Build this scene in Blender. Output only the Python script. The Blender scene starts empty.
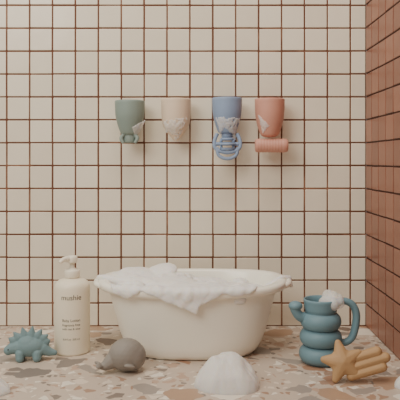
import bpy, bmesh, math, random
from mathutils import Vector, Matrix, noise, Euler
random.seed(4)
S=bpy.context.scene
COL=S.collection

# ------------------------------------------------------------ materials
def lin(c):
    r=[]
    for v in c:
        v/=255.0
        r.append(v/12.92 if v<=0.04045 else ((v+0.055)/1.055)**2.4)
    return (*r,1.0)

def mat(name,rgb,rough=0.5,var=0.06,scale=30,bump=0.05,bscale=200,spec=0.4,sss=0.0,coat=0.0,alpha=1.0,rgb2=None,bubbles=0):
    m=bpy.data.materials.new(name); m.use_nodes=True
    nt=m.node_tree; b=nt.nodes['Principled BSDF']
    tc=nt.nodes.new('ShaderNodeTexCoord')
    n=nt.nodes.new('ShaderNodeTexNoise'); n.inputs['Scale'].default_value=scale; n.inputs['Detail'].default_value=4
    nt.links.new(tc.outputs['Object'],n.inputs['Vector'])
    cr=nt.nodes.new('ShaderNodeValToRGB')
    c=lin(rgb); d=lin(rgb2) if rgb2 else c
    cr.color_ramp.elements[0].position=0.3 if not rgb2 else .55; cr.color_ramp.elements[1].position=0.7
    cr.color_ramp.elements[0].color=tuple(max(0,x*(1-var)) for x in c[:3])+(1,)
    cr.color_ramp.elements[1].color=tuple(min(1,x*(1+var)) for x in d[:3])+(1,)
    nt.links.new(n.outputs['Fac'],cr.inputs['Fac']); nt.links.new(cr.outputs['Color'],b.inputs['Base Color'])
    b.inputs['Roughness'].default_value=rough
    b.inputs['Specular IOR Level'].default_value=spec
    b.inputs['Alpha'].default_value=alpha
    if sss:
        b.inputs['Subsurface Weight'].default_value=sss
        b.inputs['Subsurface Radius'].default_value=(0.01,0.008,0.006)
        b.inputs['Subsurface Scale'].default_value=1.0
    if coat: b.inputs['Coat Weight'].default_value=coat; b.inputs['Coat Roughness'].default_value=0.15
    if bump:
        if bubbles:
            n2=nt.nodes.new('ShaderNodeTexVoronoi'); n2.inputs['Scale'].default_value=bubbles; n2.feature='SMOOTH_F1'
            out=n2.outputs['Distance']
        else:
            n2=nt.nodes.new('ShaderNodeTexNoise'); n2.inputs['Scale'].default_value=bscale; n2.inputs['Detail'].default_value=3
            out=n2.outputs['Fac']
        nt.links.new(tc.outputs['Object'],n2.inputs['Vector'])
        bp=nt.nodes.new('ShaderNodeBump'); bp.inputs['Strength'].default_value=bump; bp.inputs['Distance'].default_value=0.002
        bp.invert=bool(bubbles)
        nt.links.new(out,bp.inputs['Height']); nt.links.new(bp.outputs['Normal'],b.inputs['Normal'])
    return m

def tile_mat(name,c1,c2,rough=0.22):
    m=bpy.data.materials.new(name); m.use_nodes=True
    nt=m.node_tree; b=nt.nodes['Principled BSDF']
    g=nt.nodes.new('ShaderNodeNewGeometry')
    cr=nt.nodes.new('ShaderNodeValToRGB')
    cr.color_ramp.elements[0].color=lin(c1); cr.color_ramp.elements[1].color=lin(c2)
    nt.links.new(g.outputs['Random Per Island'],cr.inputs['Fac'])
    tc=nt.nodes.new('ShaderNodeTexCoord')
    n=nt.nodes.new('ShaderNodeTexNoise'); n.inputs['Scale'].default_value=22; n.inputs['Detail'].default_value=3
    nt.links.new(tc.outputs['Object'],n.inputs['Vector'])
    mx=nt.nodes.new('ShaderNodeMix'); mx.data_type='RGBA'; mx.blend_type='MULTIPLY'; mx.inputs[0].default_value=1
    cr2=nt.nodes.new('ShaderNodeValToRGB'); cr2.color_ramp.elements[0].color=(.92,.91,.90,1); cr2.color_ramp.elements[1].color=(1,1,1,1)
    nt.links.new(n.outputs['Fac'],cr2.inputs['Fac'])
    nt.links.new(cr.outputs['Color'],mx.inputs[6]); nt.links.new(cr2.outputs['Color'],mx.inputs[7])
    nt.links.new(mx.outputs[2],b.inputs['Base Color'])
    b.inputs['Roughness'].default_value=rough
    bp=nt.nodes.new('ShaderNodeBump'); bp.inputs['Strength'].default_value=0.15; bp.inputs['Distance'].default_value=0.003
    nt.links.new(n.outputs['Fac'],bp.inputs['Height']); nt.links.new(bp.outputs['Normal'],b.inputs['Normal'])
    return m

M_tile=tile_mat('cream_tile',(232,223,204),(242,234,216))
M_tileR=tile_mat('terracotta_tile',(136,86,68),(154,102,82),0.3)
M_grout=mat('brown_grout',(114,72,54),0.9,0.12,9,0.4,500,rgb2=(150,110,88))
M_groutR=mat('dark_grout',(70,42,34),0.9,0.15,60,0.4,500)
M_tub=mat('tub_plastic',(250,246,232),0.28,0.01,10,0.0,spec=0.5,sss=0.1,coat=.25)
M_foam=mat('soap_foam',(252,249,244),0.65,0.02,60,0.2,420,spec=0.3,sss=0.4,alpha=.86,bubbles=330)
M_foamS=mat('suds',(252,249,243),0.6,0.02,60,0.2,420,spec=0.3,sss=0.4,alpha=.74,bubbles=300)
M_foamT=mat('thin_soap_foam',(252,249,244),0.55,0.02,60,0.2,420,spec=0.35,sss=0.3,alpha=.5,bubbles=400)
M_water=mat('bath_water',(214,220,212),0.08,0.02,30,0.05,60,spec=0.5)
M_bottle=mat('bottle_plastic',(242,233,211),0.36,0.02,10,0.0,sss=0.1)
M_pump=mat('pump_plastic',(243,236,218),0.35,0.02,10,0.0)
M_text=mat('label_ink',(64,56,50),0.6,0.02,10,0.0)
M_dino=mat('dino_rubber',(116,142,147),0.6,0.06,40,0.1)
M_whale=mat('whale_rubber',(140,134,127),0.55,0.06,40,0.1)
M_can=mat('can_silicone',(110,142,154),0.5,0.04,30,0.05)
M_star=mat('star_rubber',(180,146,106),0.6,0.05,40,0.1)
M_green=mat('cup_green',(138,154,147),0.5,0.04,30,0.05)
M_cream=mat('cup_cream',(228,208,184),0.5,0.04,30,0.05)
M_blue=mat('cup_blue',(140,160,190),0.5,0.04,30,0.05)
M_pink=mat('cup_pink',(208,152,134),0.5,0.04,30,0.05)
M_dark=mat('eye_dark',(40,36,34),0.4,0.02,30,0.0)

def terrazzo():
    m=bpy.data.materials.new('terrazzo'); m.use_nodes=True
    nt=m.node_tree; N=nt.nodes; L=nt.links; b=N['Principled BSDF']
    tc=N.new('ShaderNodeTexCoord')
    wn=N.new('ShaderNodeTexNoise'); wn.inputs['Scale'].default_value=38; wn.inputs['Detail'].default_value=2
    L.new(tc.outputs['Object'],wn.inputs['Vector'])
    sub=N.new('ShaderNodeVectorMath'); sub.operation='SUBTRACT'; sub.inputs[1].default_value=(.5,.5,.5)
    L.new(wn.outputs['Color'],sub.inputs[0])
    sc=N.new('ShaderNodeVectorMath'); sc.operation='SCALE'; sc.inputs['Scale'].default_value=0.018
    L.new(sub.outputs[0],sc.inputs[0])
    ad=N.new('ShaderNodeVectorMath'); ad.operation='ADD'
    L.new(tc.outputs['Object'],ad.inputs[0]); L.new(sc.outputs[0],ad.inputs[1])
    base=N.new('ShaderNodeRGB'); base.outputs[0].default_value=lin((196,181,166))
    prev=base.outputs[0]
    pal_big=[(0,(172,142,118)),(.18,(130,120,113)),(.34,(226,217,203)),(.5,(166,128,104)),(.64,(154,144,136)),(.8,(214,192,170)),(.9,(112,94,84))]
    pal_sm=[(0,(228,220,208)),(.2,(164,134,114)),(.4,(130,118,110)),(.6,(218,204,188)),(.8,(186,158,138))]
    for scale,keep,edge,pal,off in ((90,.34,.18,pal_sm,3.1),(48,.34,.14,pal_sm,7.7),(20,.34,.11,pal_big,0.4)):
        mp=N.new('ShaderNodeMapping'); mp.inputs['Location'].default_value=(off,off*1.3,0)
        L.new(ad.outputs[0],mp.inputs['Vector'])
        v=N.new('ShaderNodeTexVoronoi'); v.voronoi_dimensions='2D'; v.inputs['Scale'].default_value=scale
        e=N.new('ShaderNodeTexVoronoi'); e.voronoi_dimensions='2D'; e.feature='DISTANCE_TO_EDGE'; e.inputs['Scale'].default_value=scale
        L.new(mp.outputs[0],v.inputs['Vector']); L.new(mp.outputs[0],e.inputs['Vector'])
        sp=N.new('ShaderNodeSeparateColor'); L.new(v.outputs['Color'],sp.inputs[0])
        k=N.new('ShaderNodeMath'); k.operation='LESS_THAN'; k.inputs[1].default_value=keep; L.new(sp.outputs[0],k.inputs[0])
        g=N.new('ShaderNodeMath'); g.operation='GREATER_THAN'; g.inputs[1].default_value=edge; L.new(e.outputs['Distance'],g.inputs[0])
        mu=N.new('ShaderNodeMath'); mu.operation='MULTIPLY'; L.new(k.outputs[0],mu.inputs[0]); L.new(g.outputs[0],mu.inputs[1])
        cr=N.new('ShaderNodeValToRGB'); cr.color_ramp.interpolation='CONSTANT'
        els=cr.color_ramp.elements
        els[0].position=0; els[0].color=lin(pal[0][1]); els[1].position=pal[1][0]; els[1].color=lin(pal[1][1])
        for p,c in pal[2:]:
            q=els.new(p); q.color=lin(c)
        L.new(sp.outputs[1],cr.inputs[0])
        mx=N.new('ShaderNodeMix'); mx.data_type='RGBA'
        L.new(mu.outputs[0],mx.inputs[0]); L.new(prev,mx.inputs[6]); L.new(cr.outputs[0],mx.inputs[7])
        prev=mx.outputs[2]
    L.new(prev,b.inputs['Base Color'])
    b.inputs['Roughness'].default_value=0.42
    return m
M_floor=terrazzo()

# ------------------------------------------------------------ helpers
def mkobj(name,bm,mats,parent=None,loc=(0,0,0),smooth=True,rot=(0,0,0),recalc=True):
    if recalc: bmesh.ops.recalc_face_normals(bm,faces=bm.faces[:])
    me=bpy.data.meshes.new(name); bm.to_mesh(me); bm.free()
    for p in me.polygons: p.use_smooth=smooth
    for m in (mats if isinstance(mats,(list,tuple)) else [mats]): me.materials.append(m)
    o=bpy.data.objects.new(name,me); COL.objects.link(o)
    o.location=loc; o.rotation_euler=rot
    if parent: o.parent=parent
    return o
def empty(name,loc,rot=(0,0,0)):
    o=bpy.data.objects.new(name,None); COL.objects.link(o); o.location=loc; o.rotation_euler=rot
    o.empty_display_size=0.02
    return o
def lathe(bm,prof,seg=64,sx=1,sy=1,c=(0,0,0)):
    rings=[]
    for r,z in prof:
        if r<1e-6: rings.append([bm.verts.new((c[0],c[1],c[2]+z))])
        else: rings.append([bm.verts.new((c[0]+sx*r*math.cos(2*math.pi*i/seg),c[1]+sy*r*math.sin(2*math.pi*i/seg),c[2]+z)) for i in range(seg)])
    for a,b in zip(rings,rings[1:]):
        for i in range(seg):
            j=(i+1)%seg
            if len(a)==1 and len(b)==1: continue
            if len(a)==1: bm.faces.new((a[0],b[i],b[j]))
            elif len(b)==1: bm.faces.new((a[i],a[j],b[0]))
            else: bm.faces.new((a[i],a[j],b[j],b[i]))
def smoothprof(pts,n=6):
    out=[]
    P=[Vector(p) for p in pts]
    for i in range(len(P)-1):
        p0=P[max(i-1,0)];p1=P[i];p2=P[i+1];p3=P[min(i+2,len(P)-1)]
        for k in range(n):
            t=k/n
            v=0.5*((2*p1)+(-p0+p2)*t+(2*p0-5*p1+4*p2-p3)*t*t+(-p0+3*p1-3*p2+p3)*t**3)
            out.append(v)
    out.append(P[-1]); return out
def tube(bm,pts,rads,seg=20,n=6,flat=1.0):
    path=smoothprof(pts,n)
    rr=[]
    for i in range(len(rads)-1):
        for k in range(n): rr.append(rads[i]+(rads[i+1]-rads[i])*k/n)
    rr.append(rads[-1])
    up=Vector((0,1,0)); rings=[]
    for i,p in enumerate(path):
        t=(path[min(i+1,len(path)-1)]-path[max(i-1,0)]).normalized()
        a=up-t*up.dot(t)
        if a.length<1e-3: a=Vector((1,0,0))-t*t.x
        a.normalize(); b=t.cross(a)
        rings.append([bm.verts.new(p+(a*math.cos(2*math.pi*k/seg)*flat+b*math.sin(2*math.pi*k/seg))*rr[i]) for k in range(seg)])
    for x,y in zip(rings,rings[1:]):
        for k in range(seg):
            j=(k+1)%seg; bm.faces.new((x[k],x[j],y[j],y[k]))
    bm.faces.new(rings[0]); bm.faces.new(rings[-1])
def ell(bm,c,r,rot=(0,0,0),sub=3):
    if not isinstance(r,(tuple,list)): r=(r,r,r)
    M=Matrix.Translation(c)@Euler(rot).to_matrix().to_4x4()@Matrix.Diagonal((*r,1))
    bmesh.ops.create_icosphere(bm,subdivisions=sub,radius=1,matrix=M)
def remesh(o,vox,sm=6,disp=0,dsize=0.01):
    m=o.modifiers.new('r','REMESH'); m.mode='VOXEL'; m.voxel_size=vox; m.use_smooth_shade=True
    if sm:
        s=o.modifiers.new('s','SMOOTH'); s.iterations=sm; s.factor=0.5
    if disp:
        t=bpy.data.textures.new('fo','CLOUDS'); t.noise_scale=dsize; t.noise_depth=3
        d=o.modifiers.new('d','DISPLACE'); d.texture=t; d.strength=disp; d.mid_level=0.5; d.texture_coords='LOCAL'
def strand(bm,pts,rads,step=0.35,sq=1.0):
    for i in range(len(pts)-1):
        a=Vector(pts[i]); b=Vector(pts[i+1]); n=max(2,int((b-a).length/(min(rads[i],rads[i+1])*step+1e-5)))
        n=min(n,30)
        for k in range(n+1):
            t=k/n; q=rads[i]*(1-t)+rads[i+1]*t
            ell(bm,a.lerp(b,t),(q,q*sq,q),sub=2)

# ------------------------------------------------------------ room
XC=0.3625; P=0.05; G=0.0016; TH=0.0014
def tiled(name,u0,u1,uorg,h,mats,place,seed):
    rnd=random.Random(seed); bm=bmesh.new()
    vs=[bm.verts.new(place(u,z,0)) for u,z in ((u0,0),(u1,0),(u1,h),(u0,h))]
    f=bm.faces.new(vs); f.material_index=1
    bk=[bm.verts.new(place(u,z,-0.02)) for u,z in ((u0,0),(u1,0),(u1,h),(u0,h))]
    f=bm.faces.new(bk[::-1]); f.material_index=1
    for i in range(4):
        f=bm.faces.new((vs[i],bk[i],bk[(i+1)%4],vs[(i+1)%4])); f.material_index=1
    k=math.floor((u0-uorg)/P)
    while uorg+k*P<u1-1e-4:
        a=max(u0,uorg+k*P)+G; b=min(u1,uorg+(k+1)*P)-G
        k+=1
        if b-a<0.004: continue
        z=0
        while z<h-1e-4:
            c=z+G; d=min(h,z+P)-G; z+=P
            jx=rnd.uniform(-.0004,.0004); jz=rnd.uniform(-.0004,.0004)
            tx=rnd.uniform(-.00025,.00025); tz=rnd.uniform(-.00025,.00025)
            def ring(ins,t,tilt):
                out=[]
                r=0.001
                for (cx,cz,sx,sz) in ((a,c,1,1),(b,c,-1,1),(b,d,-1,-1),(a,d,1,-1)):
                    pts=[(cx+sx*(ins+r),cz+sz*ins),(cx+sx*ins,cz+sz*(ins+r))]
                    if (sx,sz) in ((1,1),(-1,-1)): pts=pts[::-1]
                    for (x,zz) in pts:
                        tt=t+(tx*(1 if x>(a+b)/2 else -1)+tz*(1 if zz>(c+d)/2 else -1) if tilt else 0)
                        out.append(bm.verts.new(place(x+jx,zz+jz,tt)))
                return out
            r0=ring(0,0.0001,0); r1=ring(0.0002,TH*.65,0); r2=ring(0.001,TH,1)
            for A,B in ((r0,r1),(r1,r2)):
                for i in range(8): bm.faces.new((A[i],A[(i+1)%8],B[(i+1)%8],B[i]))
            bm.faces.new(r2)
    return mkobj(name,bm,mats,smooth=False)
tiled('wall_back',-1.0,XC,-0.0218,1.1,[M_tile,M_grout],lambda u,z,t:(u,-t,z),1)
tiled('wall_right',-1.7,-0.002,-0.002,1.1,[M_tileR,M_groutR],lambda u,z,t:(XC-t,u,z),2)
bm=bmesh.new(); bmesh.ops.create_cube(bm,size=1,matrix=Matrix.Translation((-0.31,-0.85,-0.02))@Matrix.Diagonal((1.39,1.74,0.04,1)))
mkobj('floor',bm,M_floor,smooth=False)

# ------------------------------------------------------------ bathtub
tub=empty('toy_bathtub',(-0.014,-0.164,0.0))
def sring(bm,z,hx,hy,n=2.6,seg=96,zf=None):
    vs=[]
    for i in range(seg):
        t=2*math.pi*i/seg; c,s=math.cos(t),math.sin(t)
        x=hx*math.copysign(abs(c)**(2/n),c); y=hy*math.copysign(abs(s)**(2/n),s)
        dz=zf(x/hx,y/hy) if zf else 0
        vs.append(bm.verts.new((x,y,z+dz)))
    return vs
bm=bmesh.new()
rimz=lambda x,y: 0.005*abs(x)**3+.003*max(0,y)
st=[(0.004,.092,.060,None),(0.0,.100,.068,None),(0.0,.108,.076,None),(0.003,.117,.082,None),(0.010,.125,.086,None),(0.022,.132,.089,None),(0.04,.139,.092,None),(0.07,.147,.096,None),(0.10,.155,.0995,None),
    (0.116,.160,.1015,rimz),(0.119,.167,.104,rimz),(0.1165,.173,.108,rimz),(0.1175,.1765,.1105,rimz),(0.122,.179,.1125,rimz),(0.1275,.1795,.113,rimz),(0.131,.177,.1115,rimz),(0.1322,.171,.1075,rimz),(0.1315,.162,.101,rimz),(0.127,.157,.098,rimz),
    (0.10,.150,.095,None),(0.05,.138,.088,None),(0.018,.122,.080,None),(0.009,.105,.068,None),(0.008,.08,.05,None)]
rs=[sring(bm,z,hx,hy,zf=f) for z,hx,hy,f in st]
for a,b in zip(rs,rs[1:]):
    for i in range(96): bm.faces.new((a[i],a[(i+1)%96],b[(i+1)%96],b[i]))
bm.faces.new(rs[0]); bm.faces.new(rs[-1])
mkobj('tub_shell',bm,M_tub,tub)
bm=bmesh.new()
for sx in (-1,1):
    tube(bm,[(sx*.166,-.045,.127),(sx*.180,-.03,.129),(sx*.184,0,.130),(sx*.180,.03,.129),(sx*.166,.045,.127)],[.0055]*5)
mkobj('end_grips',bm,M_tub,tub)
bm=bmesh.new(); bm.faces.new(sring(bm,.108,.151,.095)); mkobj('bath_water',bm,M_water,tub)
# foam: soft low layer on the water, higher at the left end, slumping over the front lip in points
bm=bmesh.new(); R=random.Random(11)
def slab(c,r,rot=(0,0,0)): ell(bm,c,r,rot)
slab((-.080,.0,.126),(.070,.078,.013)); slab((-.095,.03,.134),(.052,.046,.014),(0,.15,0)); slab((-.065,.03,.140),(.036,.034,.013),(.2,-.25,0))
slab((-.045,-.03,.128),(.06,.058,.014)); slab((.07,-.01,.112),(.08,.072,.012)); slab((.02,.04,.119),(.05,.03,.011))
slab((.10,-.04,.117),(.05,.03,.010)); slab((.02,-.055,.125),(.05,.038,.011)); slab((-.01,-.075,.130),(.06,.022,.008))
slab((-.14,.02,.134),(.022,.03,.010))
for i in range(46):
    x=R.uniform(-.15,.10); y=R.uniform(-.095,.06)
    h=.140-.016*min(1,max(0,(x+.03)/.06))-.004*abs(y)/.09
    q=R.uniform(.007,.014)
    ell(bm,(x,y,h-.62*q),(q*R.uniform(1.1,2.0),q*R.uniform(1,1.6),q),(R.uniform(-.3,.3),R.uniform(-.4,.4),R.uniform(0,3)),sub=2)
UNIT=bmesh.new(); bmesh.ops.create_icosphere(UNIT,subdivisions=1,radius=1)
UV_=[v.co.copy() for v in UNIT.verts]; UF_=[[v.index for v in f.verts] for f in UNIT.faces]; UNIT.free()
def fast(c,r):
    vs=[bm.verts.new((c[0]+p.x*r[0],c[1]+p.y*r[1],c[2]+p.z*r[2])) for p in UV_]
    for f in UF_: bm.faces.new([vs[i] for i in f])
def drape(cx,w,zend,tipx,th=.0042,pw=1.0):
    n=56
    for i in range(n):
        u=i/(n-1)
        if u<.3:
            t=u/.3; y=-.080-.026*t; z=.130+.0045*math.sin(t*math.pi*.5)
        elif u<.5:
            t=(u-.3)/.2; y=-.106-.0085*math.sin(t*math.pi/2); z=.1345-.007*(1-math.cos(t*math.pi/2))
        else:
            t=(u-.5)/.5; y=-.1145+.001*t; z=.1275-(.1275-zend)*t
        ww=w*(1 if u<.3 else (1-(u-.3)/.7)**pw)
        ww*=1+.18*noise.noise(Vector((u*9,cx*50,5)))
        xx=cx+(tipx-cx)*max(0,(u-.2)/.8)
        k=max(1,int(ww/.0018)+1)
        for j in range(k+1):
            x=xx-ww+2*ww*j/k+R.uniform(-.0006,.0006)
            e=(max(.05,1-abs(x/.1795)**2.6))**(1/2.6)
            q=th*(1 if u<.5 else 1-.45*(u-.5)/.5)*(1+.75*noise.noise(Vector((x*75,z*75,2))))
            fast((x,y*e,z),(q*1.2,q,q))
drape(-.040,.068,.094,.006,.0046,1.1); drape(.030,.035,.108,.012,.0042); drape(-.118,.026,.117,-.120,.0044); drape(.080,.032,.123,.078,.0040)
strand(bm,[(-.12,-.03,.131),(-.145,-.025,.134),(-.165,-.02,.138),(-.178,-.01,.137),(-.188,-.008,.124)],[.013,.009,.008,.006,.003])
strand(bm,[(.13,-.03,.115),(.150,-.02,.126),(.170,-.01,.137),(.186,.0,.135),(.190,.0,.119)],[.008,.007,.006,.005,.003])
o=mkobj('foam',bm,M_foam,tub,recalc=False); remesh(o,.0016,5,.003,.016)

# ------------------------------------------------------------ pump bottle
bot=empty('lotion_pump_bottle',(-.242,-.186,0))
bm=bmesh.new(); r=.0335
lathe(bm,[(0,.001),(.028,.001),(.031,0),(.033,.002),(r,.005),(r,.06),(r,.118),(.033,.124),(.0315,.129),(.029,.1325),(.024,.136),(.017,.1385),(.0125,.140),(.0125,.146),(0,.146)])
mkobj('bottle_body',bm,M_bottle,bot)
bm=bmesh.new()
lathe(bm,[(0,.141),(.014,.141),(.0148,.142),(.0148,.153),(.0138,.155),(.007,.156),(.0062,.158),(.0045,.158),(.0045,.172),(0,.172)],48)
mkobj('pump_collar',bm,M_pump,bot)
bm=bmesh.new()
lathe(bm,[(0,.168),(.0085,.168),(.0095,.170),(.0100,.178),(.0085,.181),(0,.182)],48)
tube(bm,[(0,0,.176),(-.010,-.010,.1762),(-.015,-.018,.175),(-.018,-.021,.171)],[.006,.0052,.0042,.0034],flat=1.0)
mkobj('pump_head',bm,M_pump,bot)
def label(txt,size,z):
    cu=bpy.data.curves.new('t','FONT'); cu.body=txt; cu.size=size; cu.align_x='CENTER'
    to=bpy.data.objects.new('t',cu); COL.objects.link(to); bpy.context.view_layer.update()
    me=bpy.data.meshes.new_from_object(to); bpy.data.objects.remove(to)
    for v in me.vertices:
        x,y=v.co.x,v.co.y; a=x/r+0.14
        rr=r+.0003
        v.co=(rr*math.sin(a),-rr*math.cos(a),z+y)
    me.materials.append(M_text)
    o=bpy.data.objects.new('label_text',me); COL.objects.link(o); o.parent=bot
label('mushie',.0135,.104)
for t,s,z in (('Baby Lotion',.0070,.064),('fragrance free',.0060,.056),('with oat & aloe',.0054,.049),('6.8 fl oz  200 ml',.0048,.030)):
    label(t,s,z)

# ------------------------------------------------------------ dinosaur
din=empty('toy_dinosaur',(-.308,-.238,0),(0,0,.1))
bm=bmesh.new()
ell(bm,(0,0,.024),(.028,.018,.018))
ell(bm,(-.004,0,.028),(.02,.016,.017))
strand(bm,[(-.02,0,.024),(-.032,0,.022),(-.038,-.001,.019)],[.013,.0105,.009])
strand(bm,[(.022,0,.02),(.034,0,.014),(.044,0,.012)],[.012,.008,.005])
for x in (-.016,.014):
    for y in (-.010,.010):
        strand(bm,[(x,y,.014),(x,y*1.2,.007)],[.009,.008])
for ang,L in ((150,.013),(128,.016),(105,.019),(82,.020),(60,.018),(38,.015),(18,.011)):
    a=math.radians(ang); cx,cz=-.002+.026*math.cos(a)*1.15,.026+.018*math.sin(a)
    dx,dz=math.cos(a),math.sin(a)
    for k in range(8):
        t=k/7; w=(1-t)*.0075+.0014
        ell(bm,(cx+dx*L*t*.85,0,cz+dz*L*t*.85),(w,.0035*(1-t)+.0016,w),sub=2)
o=mkobj('dinosaur_body',bm,M_dino,din); remesh(o,.0009,4)
bm=bmesh.new()
for y in (-.0088,.0088): ell(bm,(-.037,y,.022),.0015)
mkobj('eyes',bm,M_dark,din)

# ------------------------------------------------------------ whale
wh=empty('toy_whale',(-.130,-.302,0),(0,0,.25))
bm=bmesh.new()
ell(bm,(0.004,0,.029),(.031,.027,.028))
ell(bm,(.012,0,.026),(.026,.026,.0255))
strand(bm,[(-.018,0,.022),(-.032,-.004,.014),(-.040,-.006,.014)],[.015,.0085,.005])
for s in (-1,1):
    ell(bm,(-.044,-.006+s*.007,.017),(.006,.009,.003),(0,.6,s*.5))
    ell(bm,(.006,s*.027,.016),(.010,.005,.003),(.5*s,.2,0))
o=mkobj('whale_body',bm,M_whale,wh); remesh(o,.001,6)
bm=bmesh.new()
for s in (-1,1): ell(bm,(.024,s*.0205,.028),.0016)
mkobj('eyes',bm,M_dark,wh)

# ------------------------------------------------------------ watering can
can=empty('toy_watering_can',(.216,-.252,0))
bm=bmesh.new()
prof=[(0,.002),(.030,.001)]
for k,(zc,R0) in enumerate(((.016,.0385),(.046,.0375),(.075,.0365))):
    for a in range(-80,81,16):
        t=math.radians(a); prof.append((R0-.0135+.0135*math.cos(t)*1.0,zc+.0155*math.sin(t)))
prof+=[(.0285,.0925),(.029,.097),(.0295,.103),(.030,.109),(.0305,.1125),(.029,.1145),(.0272,.113),(.0265,.105),(.0255,.095),(.028,.08),(.026,.05),(.026,.02),(0,.012)]
lathe(bm,prof)
mkobj('can_body',bm,M_can,can)
bm=bmesh.new()
tube(bm,[(-.026,-.004,.080),(-.038,-.006,.084),(-.045,-.007,.093),(-.047,-.007,.100)],[.010,.009,.0085,.0095])
ell(bm,(-.046,-.007,.103),(.0125,.0125,.0085))
mkobj('can_spout',bm,M_can,can)
bm=bmesh.new()
tube(bm,[(.024,0,.103),(.040,0,.110),(.056,0,.104),(.0635,0,.088),(.0625,0,.066),(.056,0,.045),(.044,0,.036),(.034,0,.038)],[.0062,.0062,.0065,.0068,.0068,.0065,.006,.006],flat=1.25)
mkobj('can_handle',bm,M_can,can)
bm=bmesh.new()
for c0,q in (((.012,-.008,.110),.014),((.020,-.010,.114),.013),((.014,.0,.118),.012),((.028,-.012,.110),.012),((.022,-.004,.118),.011),((.030,-.006,.114),.010),((.004,-.012,.110),.010),((.020,-.020,.107),.010)): ell(bm,c0,q)
o=mkobj('can_foam',bm,M_foamT,can); remesh(o,.0013,12,.0015,.012)

# ------------------------------------------------------------ shooting star
star=empty('toy_shooting_star',(.232,-.362,.0),(math.radians(-14),0,math.radians(-4)))
bm=bmesh.new()
cx,cz=0,.034
pts=[]
for i in range(10):
    a=math.radians(90+12+36*i); rr=.0345 if i%2==0 else .0185
    pts.append(Vector((cx+rr*math.cos(a),cz+rr*math.sin(a),0)))
for i in range(0,10,2):
    tip=pts[i]
    strand(bm,[(cx,0,cz),(cx+(tip.x-cx)*.88,0,cz+(tip.y-cz)*.88)],[.0165,.0056])
ell(bm,(cx,0,cz),(.021,.0135,.021))
o=mkobj('star_head',bm,M_star,star); remesh(o,.001,4)
o.scale=(1,.85,1)
bm=bmesh.new()
a=math.radians(17)
dx,dz=math.cos(a),math.sin(a)
for off,L in ((.0125,.063),(0,.073),(-.0125,.063)):
    px,pz=-dz*off,dx*off
    strand(bm,[(.010+px,0.003,.024+pz),(L*dx+px,0.003,.021+pz+L*dz)],[.0080,.0088])
o=mkobj('star_tail',bm,M_star,star); remesh(o,.001,6)
o.scale=(1,1.2,1)

# ------------------------------------------------------------ wall cups
def cup(name,x,ztop,zbot,m,rt=.0318,rb=.021,bottom='round'):
    e=empty(name,(x,-.0385,0))
    h=ztop-zbot
    prof=[(0,zbot)]
    if bottom=='round':
        prof+=[(rb*.45,zbot+.0008),(rb*.8,zbot+.004),(rb,zbot+.010),(rb+(rt-rb)*.55,zbot+.028),(rb+(rt-rb)*.9,zbot+h*.62),(rt,ztop-.002)]
    else:
        prof+=[(.005,zbot+.0008),(rb*.60,zbot+.010),(rb,zbot+.021),(rb+(rt-rb)*.7,zbot+.035),(rt*.98,zbot+h*.72),(rt,ztop-.002)]
    prof=[(v.x,v.y) for v in smoothprof([Vector((a,b,0)) for a,b in prof],4)]
    outer=list(prof)
    prof+=[(rt-.0006,ztop),(rt-.002,ztop),(rt-.003,ztop-.003),(rt-.004,zbot+h*.6),(rb-.004,zbot+.03),(0,zbot+.024)]
    bm=bmesh.new(); lathe(bm,prof); mkobj('cup_shell',bm,m,e)
    bm=bmesh.new()
    lathe(bm,[(0,0),(.020,0),(.019,.002),(.010,.004),(.007,.010),(0,.012)],40)
    mkobj('suction_mount',bm,m,e,(0,.0385-.0022,ztop-.030),rot=(math.radians(90),0,0))
    return e,outer
def rad_at(outer,z):
    for (r0,z0),(r1,z1) in zip(outer,outer[1:]):
        if z0<=z<=z1: return r0+(r1-r0)*(z-z0)/max(1e-6,z1-z0)
    return outer[-1][0] if z>outer[-1][1] else .012
def foamon(e,outer,tris,seed=1):
    R=random.Random(seed); bm=bmesh.new()
    for (p,q,s,th) in tris:
        for i in range(100):
            u,v=R.random(),R.random()
            if u+v>1: u,v=1-u,1-v
            x=p[0]+(q[0]-p[0])*u+(s[0]-p[0])*v; z=p[1]+(q[1]-p[1])*u+(s[1]-p[1])*v
            rr=rad_at(outer,z)+.0006; y=-math.sqrt(max(rr*rr-x*x,(.3*rr)**2))
            k=min(u,v,1-u-v)*3; t=th*(.5+.7*k)
            ell(bm,(x,y,z),(t*1.2,t*.7,t*1.2),sub=1)
    o=mkobj('foam_patch',bm,M_foamT,e); remesh(o,.0010,8,.0006,.010)
g,og=cup('wall_cup',-.149,.488,.413,M_green)
bm=bmesh.new()
lathe(bm,[(0,.399),(.013,.399),(.0145,.401),(.0145,.412),(.012,.418),(0,.418)],40)
for s in (-1,1): tube(bm,[(s*.010,-.008,.418),(s*.017,-.012,.408),(s*.012,-.014,.398)],[.004,.0042,.003])
mkobj('rain_spout',bm,M_green,g)
foamon(g,og,[((.008,.430),(.034,.448),(.014,.408),.0036),((.012,.412),(.024,.436),(.004,.403),.003)],2)
c,oc=cup('wall_cup',-.051,.492,.403,M_cream,bottom='point')
foamon(c,oc,[((-.026,.444),(.028,.452),(.002,.400),.0036),((-.026,.446),(-.004,.430),(-.020,.418),.003)],3)
b,ob=cup('wall_cup',.0575,.494,.416,M_blue)
bm=bmesh.new()
lathe(bm,[(0,.408),(.011,.408),(.012,.412),(.012,.42),(0,.422)],40)
tube(bm,[(-.021,-.006,.418),(-.027,-.010,.402),(-.024,-.012,.386),(0,-.014,.378),(.024,-.012,.386),(.027,-.010,.402),(.021,-.006,.418)],[.004]*7)
tube(bm,[(-.022,-.012,.389),(-.018,-.014,.372),(0,-.015,.365),(.018,-.014,.372),(.022,-.012,.389)],[.0036]*5)
tube(bm,[(-.025,-.010,.396),(0,-.010,.397),(.025,-.010,.396)],[.004]*3)
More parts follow.
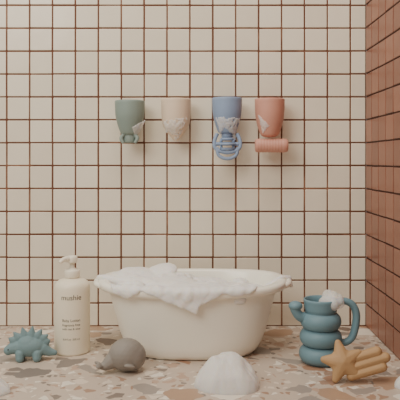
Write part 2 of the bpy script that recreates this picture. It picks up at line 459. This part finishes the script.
for k in range(6):
    a=math.radians(60*k); tube(bm,[(-.013,-.010,.396),(-.013,-.010+.012*math.cos(a),.396+.012*math.sin(a))],[.003,.003],n=2)
    tube(bm,[(.013,-.010,.396),(.013,-.010+.012*math.cos(a),.396+.012*math.sin(a))],[.003,.003],n=2)
    tube(bm,[(-.013,-.010+.012*math.cos(a),.396+.012*math.sin(a)),(.013,-.010+.012*math.cos(a),.396+.012*math.sin(a))],[.003,.003],n=2)
mkobj('water_wheel',bm,M_blue,b)
foamon(b,ob,[((-.026,.452),(.028,.450),(.012,.414),.0036),((-.024,.450),(-.004,.436),(-.014,.416),.003),((.002,.43),(.02,.43),(.018,.404),.003)],4)
p,op=cup('wall_cup',.148,.492,.410,M_pink,bottom='round')
bm=bmesh.new()
pr=[(0,-.0345),(.0115,-.0345),(.0135,-.033),(.0145,-.029)]
for i in range(9):
    z=-.024+i*.006; pr+=[(.0138,z-.0028),(.0147,z-.0014),(.0147,z+.0014)]
pr+=[(.0145,.029),(.0135,.033),(.0115,.0345),(0,.0345)]
lathe(bm,pr,48)
mkobj('roller',bm,M_pink,p,(0.003,-.006,.393),rot=(0,math.radians(90),0))
foamon(p,op,[((-.026,.458),(-.004,.434),(-.016,.418),.003)],5)

# ------------------------------------------------------------ foam heaps on the floor
def mound(name,loc,rx,ry,h,peak,seed=0,m=M_foamS,rip=.16):
    bm=bmesh.new(); seg=120; n=50; rings=[]
    sd=seed*7.3
    for i in range(1,n+1):
        t=math.sin(math.pi/2*i/n); row=[]
        for k in range(seg):
            a=2*math.pi*k/seg; c,s=math.cos(a),math.sin(a)
            lob=1+rip*noise.noise(Vector((c*1.6+sd,s*1.6,0)))+.05*noise.noise(Vector((c*4+sd,s*4,3)))
            x=peak[0]*(1-t)+rx*c*t*lob; y=peak[1]*(1-t)+ry*s*t*lob
            prof_=.72*math.sqrt(max(0,1-t*t))+.28*(1-t*t)**1.6
            w=min(1,math.sqrt(max(0,1-t*t))*1.6)
            nz=h*w*(.13*noise.noise(Vector((x*34+sd,y*34,sd)))+.045*noise.noise(Vector((x*90,y*90,sd))))
            row.append(bm.verts.new((x,y,max(0.0004,h*prof_+nz))))
        rings.append(row)
    top=bm.verts.new((peak[0],peak[1],sum(v.co.z for v in rings[0])/seg))
    for k in range(seg): bm.faces.new((top,rings[0][k],rings[0][(k+1)%seg]))
    for A,B in zip(rings,rings[1:]):
        for k in range(seg): bm.faces.new((A[k],B[k],B[(k+1)%seg],A[(k+1)%seg]))
    last=[bm.verts.new((v.co.x,v.co.y,0)) for v in rings[-1]]
    for k in range(seg): bm.faces.new((rings[-1][k],last[k],last[(k+1)%seg],rings[-1][(k+1)%seg]))
    bm.faces.new(last[::-1])
    return mkobj(name,bm,m,None,loc)
mound('foam_heap',(.046,-.376,0),.054,.038,.054,(-.010,.004),3)
mound('foam_heap',(-.33,-.40,0),.036,.028,.024,(-.004,0),4)
mound('foam_heap',(.330,-.375,0),.019,.019,.020,(.002,0),5)

# ------------------------------------------------------------ light
w=bpy.data.worlds.new('W'); S.world=w; w.use_nodes=True
bg=w.node_tree.nodes['Background']; bg.inputs[0].default_value=(1.0,.93,.82,1); bg.inputs[1].default_value=.38
def area(name,loc,target,size,e,col):
    l=bpy.data.lights.new(name,'AREA'); l.shape='RECTANGLE'; l.size=size[0]; l.size_y=size[1]; l.energy=e; l.color=col
    o=bpy.data.objects.new(name,l); COL.objects.link(o); o.location=loc
    o.rotation_euler=(Vector(target)-Vector(loc)).to_track_quat('-Z','Y').to_euler()
area('window_light',(-1.05,-1.6,1.5),(0,0,.42),(1.1,1.1),27,(1,.94,.85))
area('overhead_area',(-.1,-.6,1.8),(0,-.15,.3),(.8,.8),14,(1,.92,.80))  # broad warm area light aimed down from overhead, no fixture modelled

# ------------------------------------------------------------ camera
cd=bpy.data.cameras.new('cam'); cam=bpy.data.objects.new('camera',cd); COL.objects.link(cam)
cam.location=(0,-1.4,.3624); cam.rotation_euler=(math.radians(90),0,0)
cd.lens=57.7; cd.sensor_width=36; cd.shift_y=-.1; cd.clip_start=.01
S.camera=cam
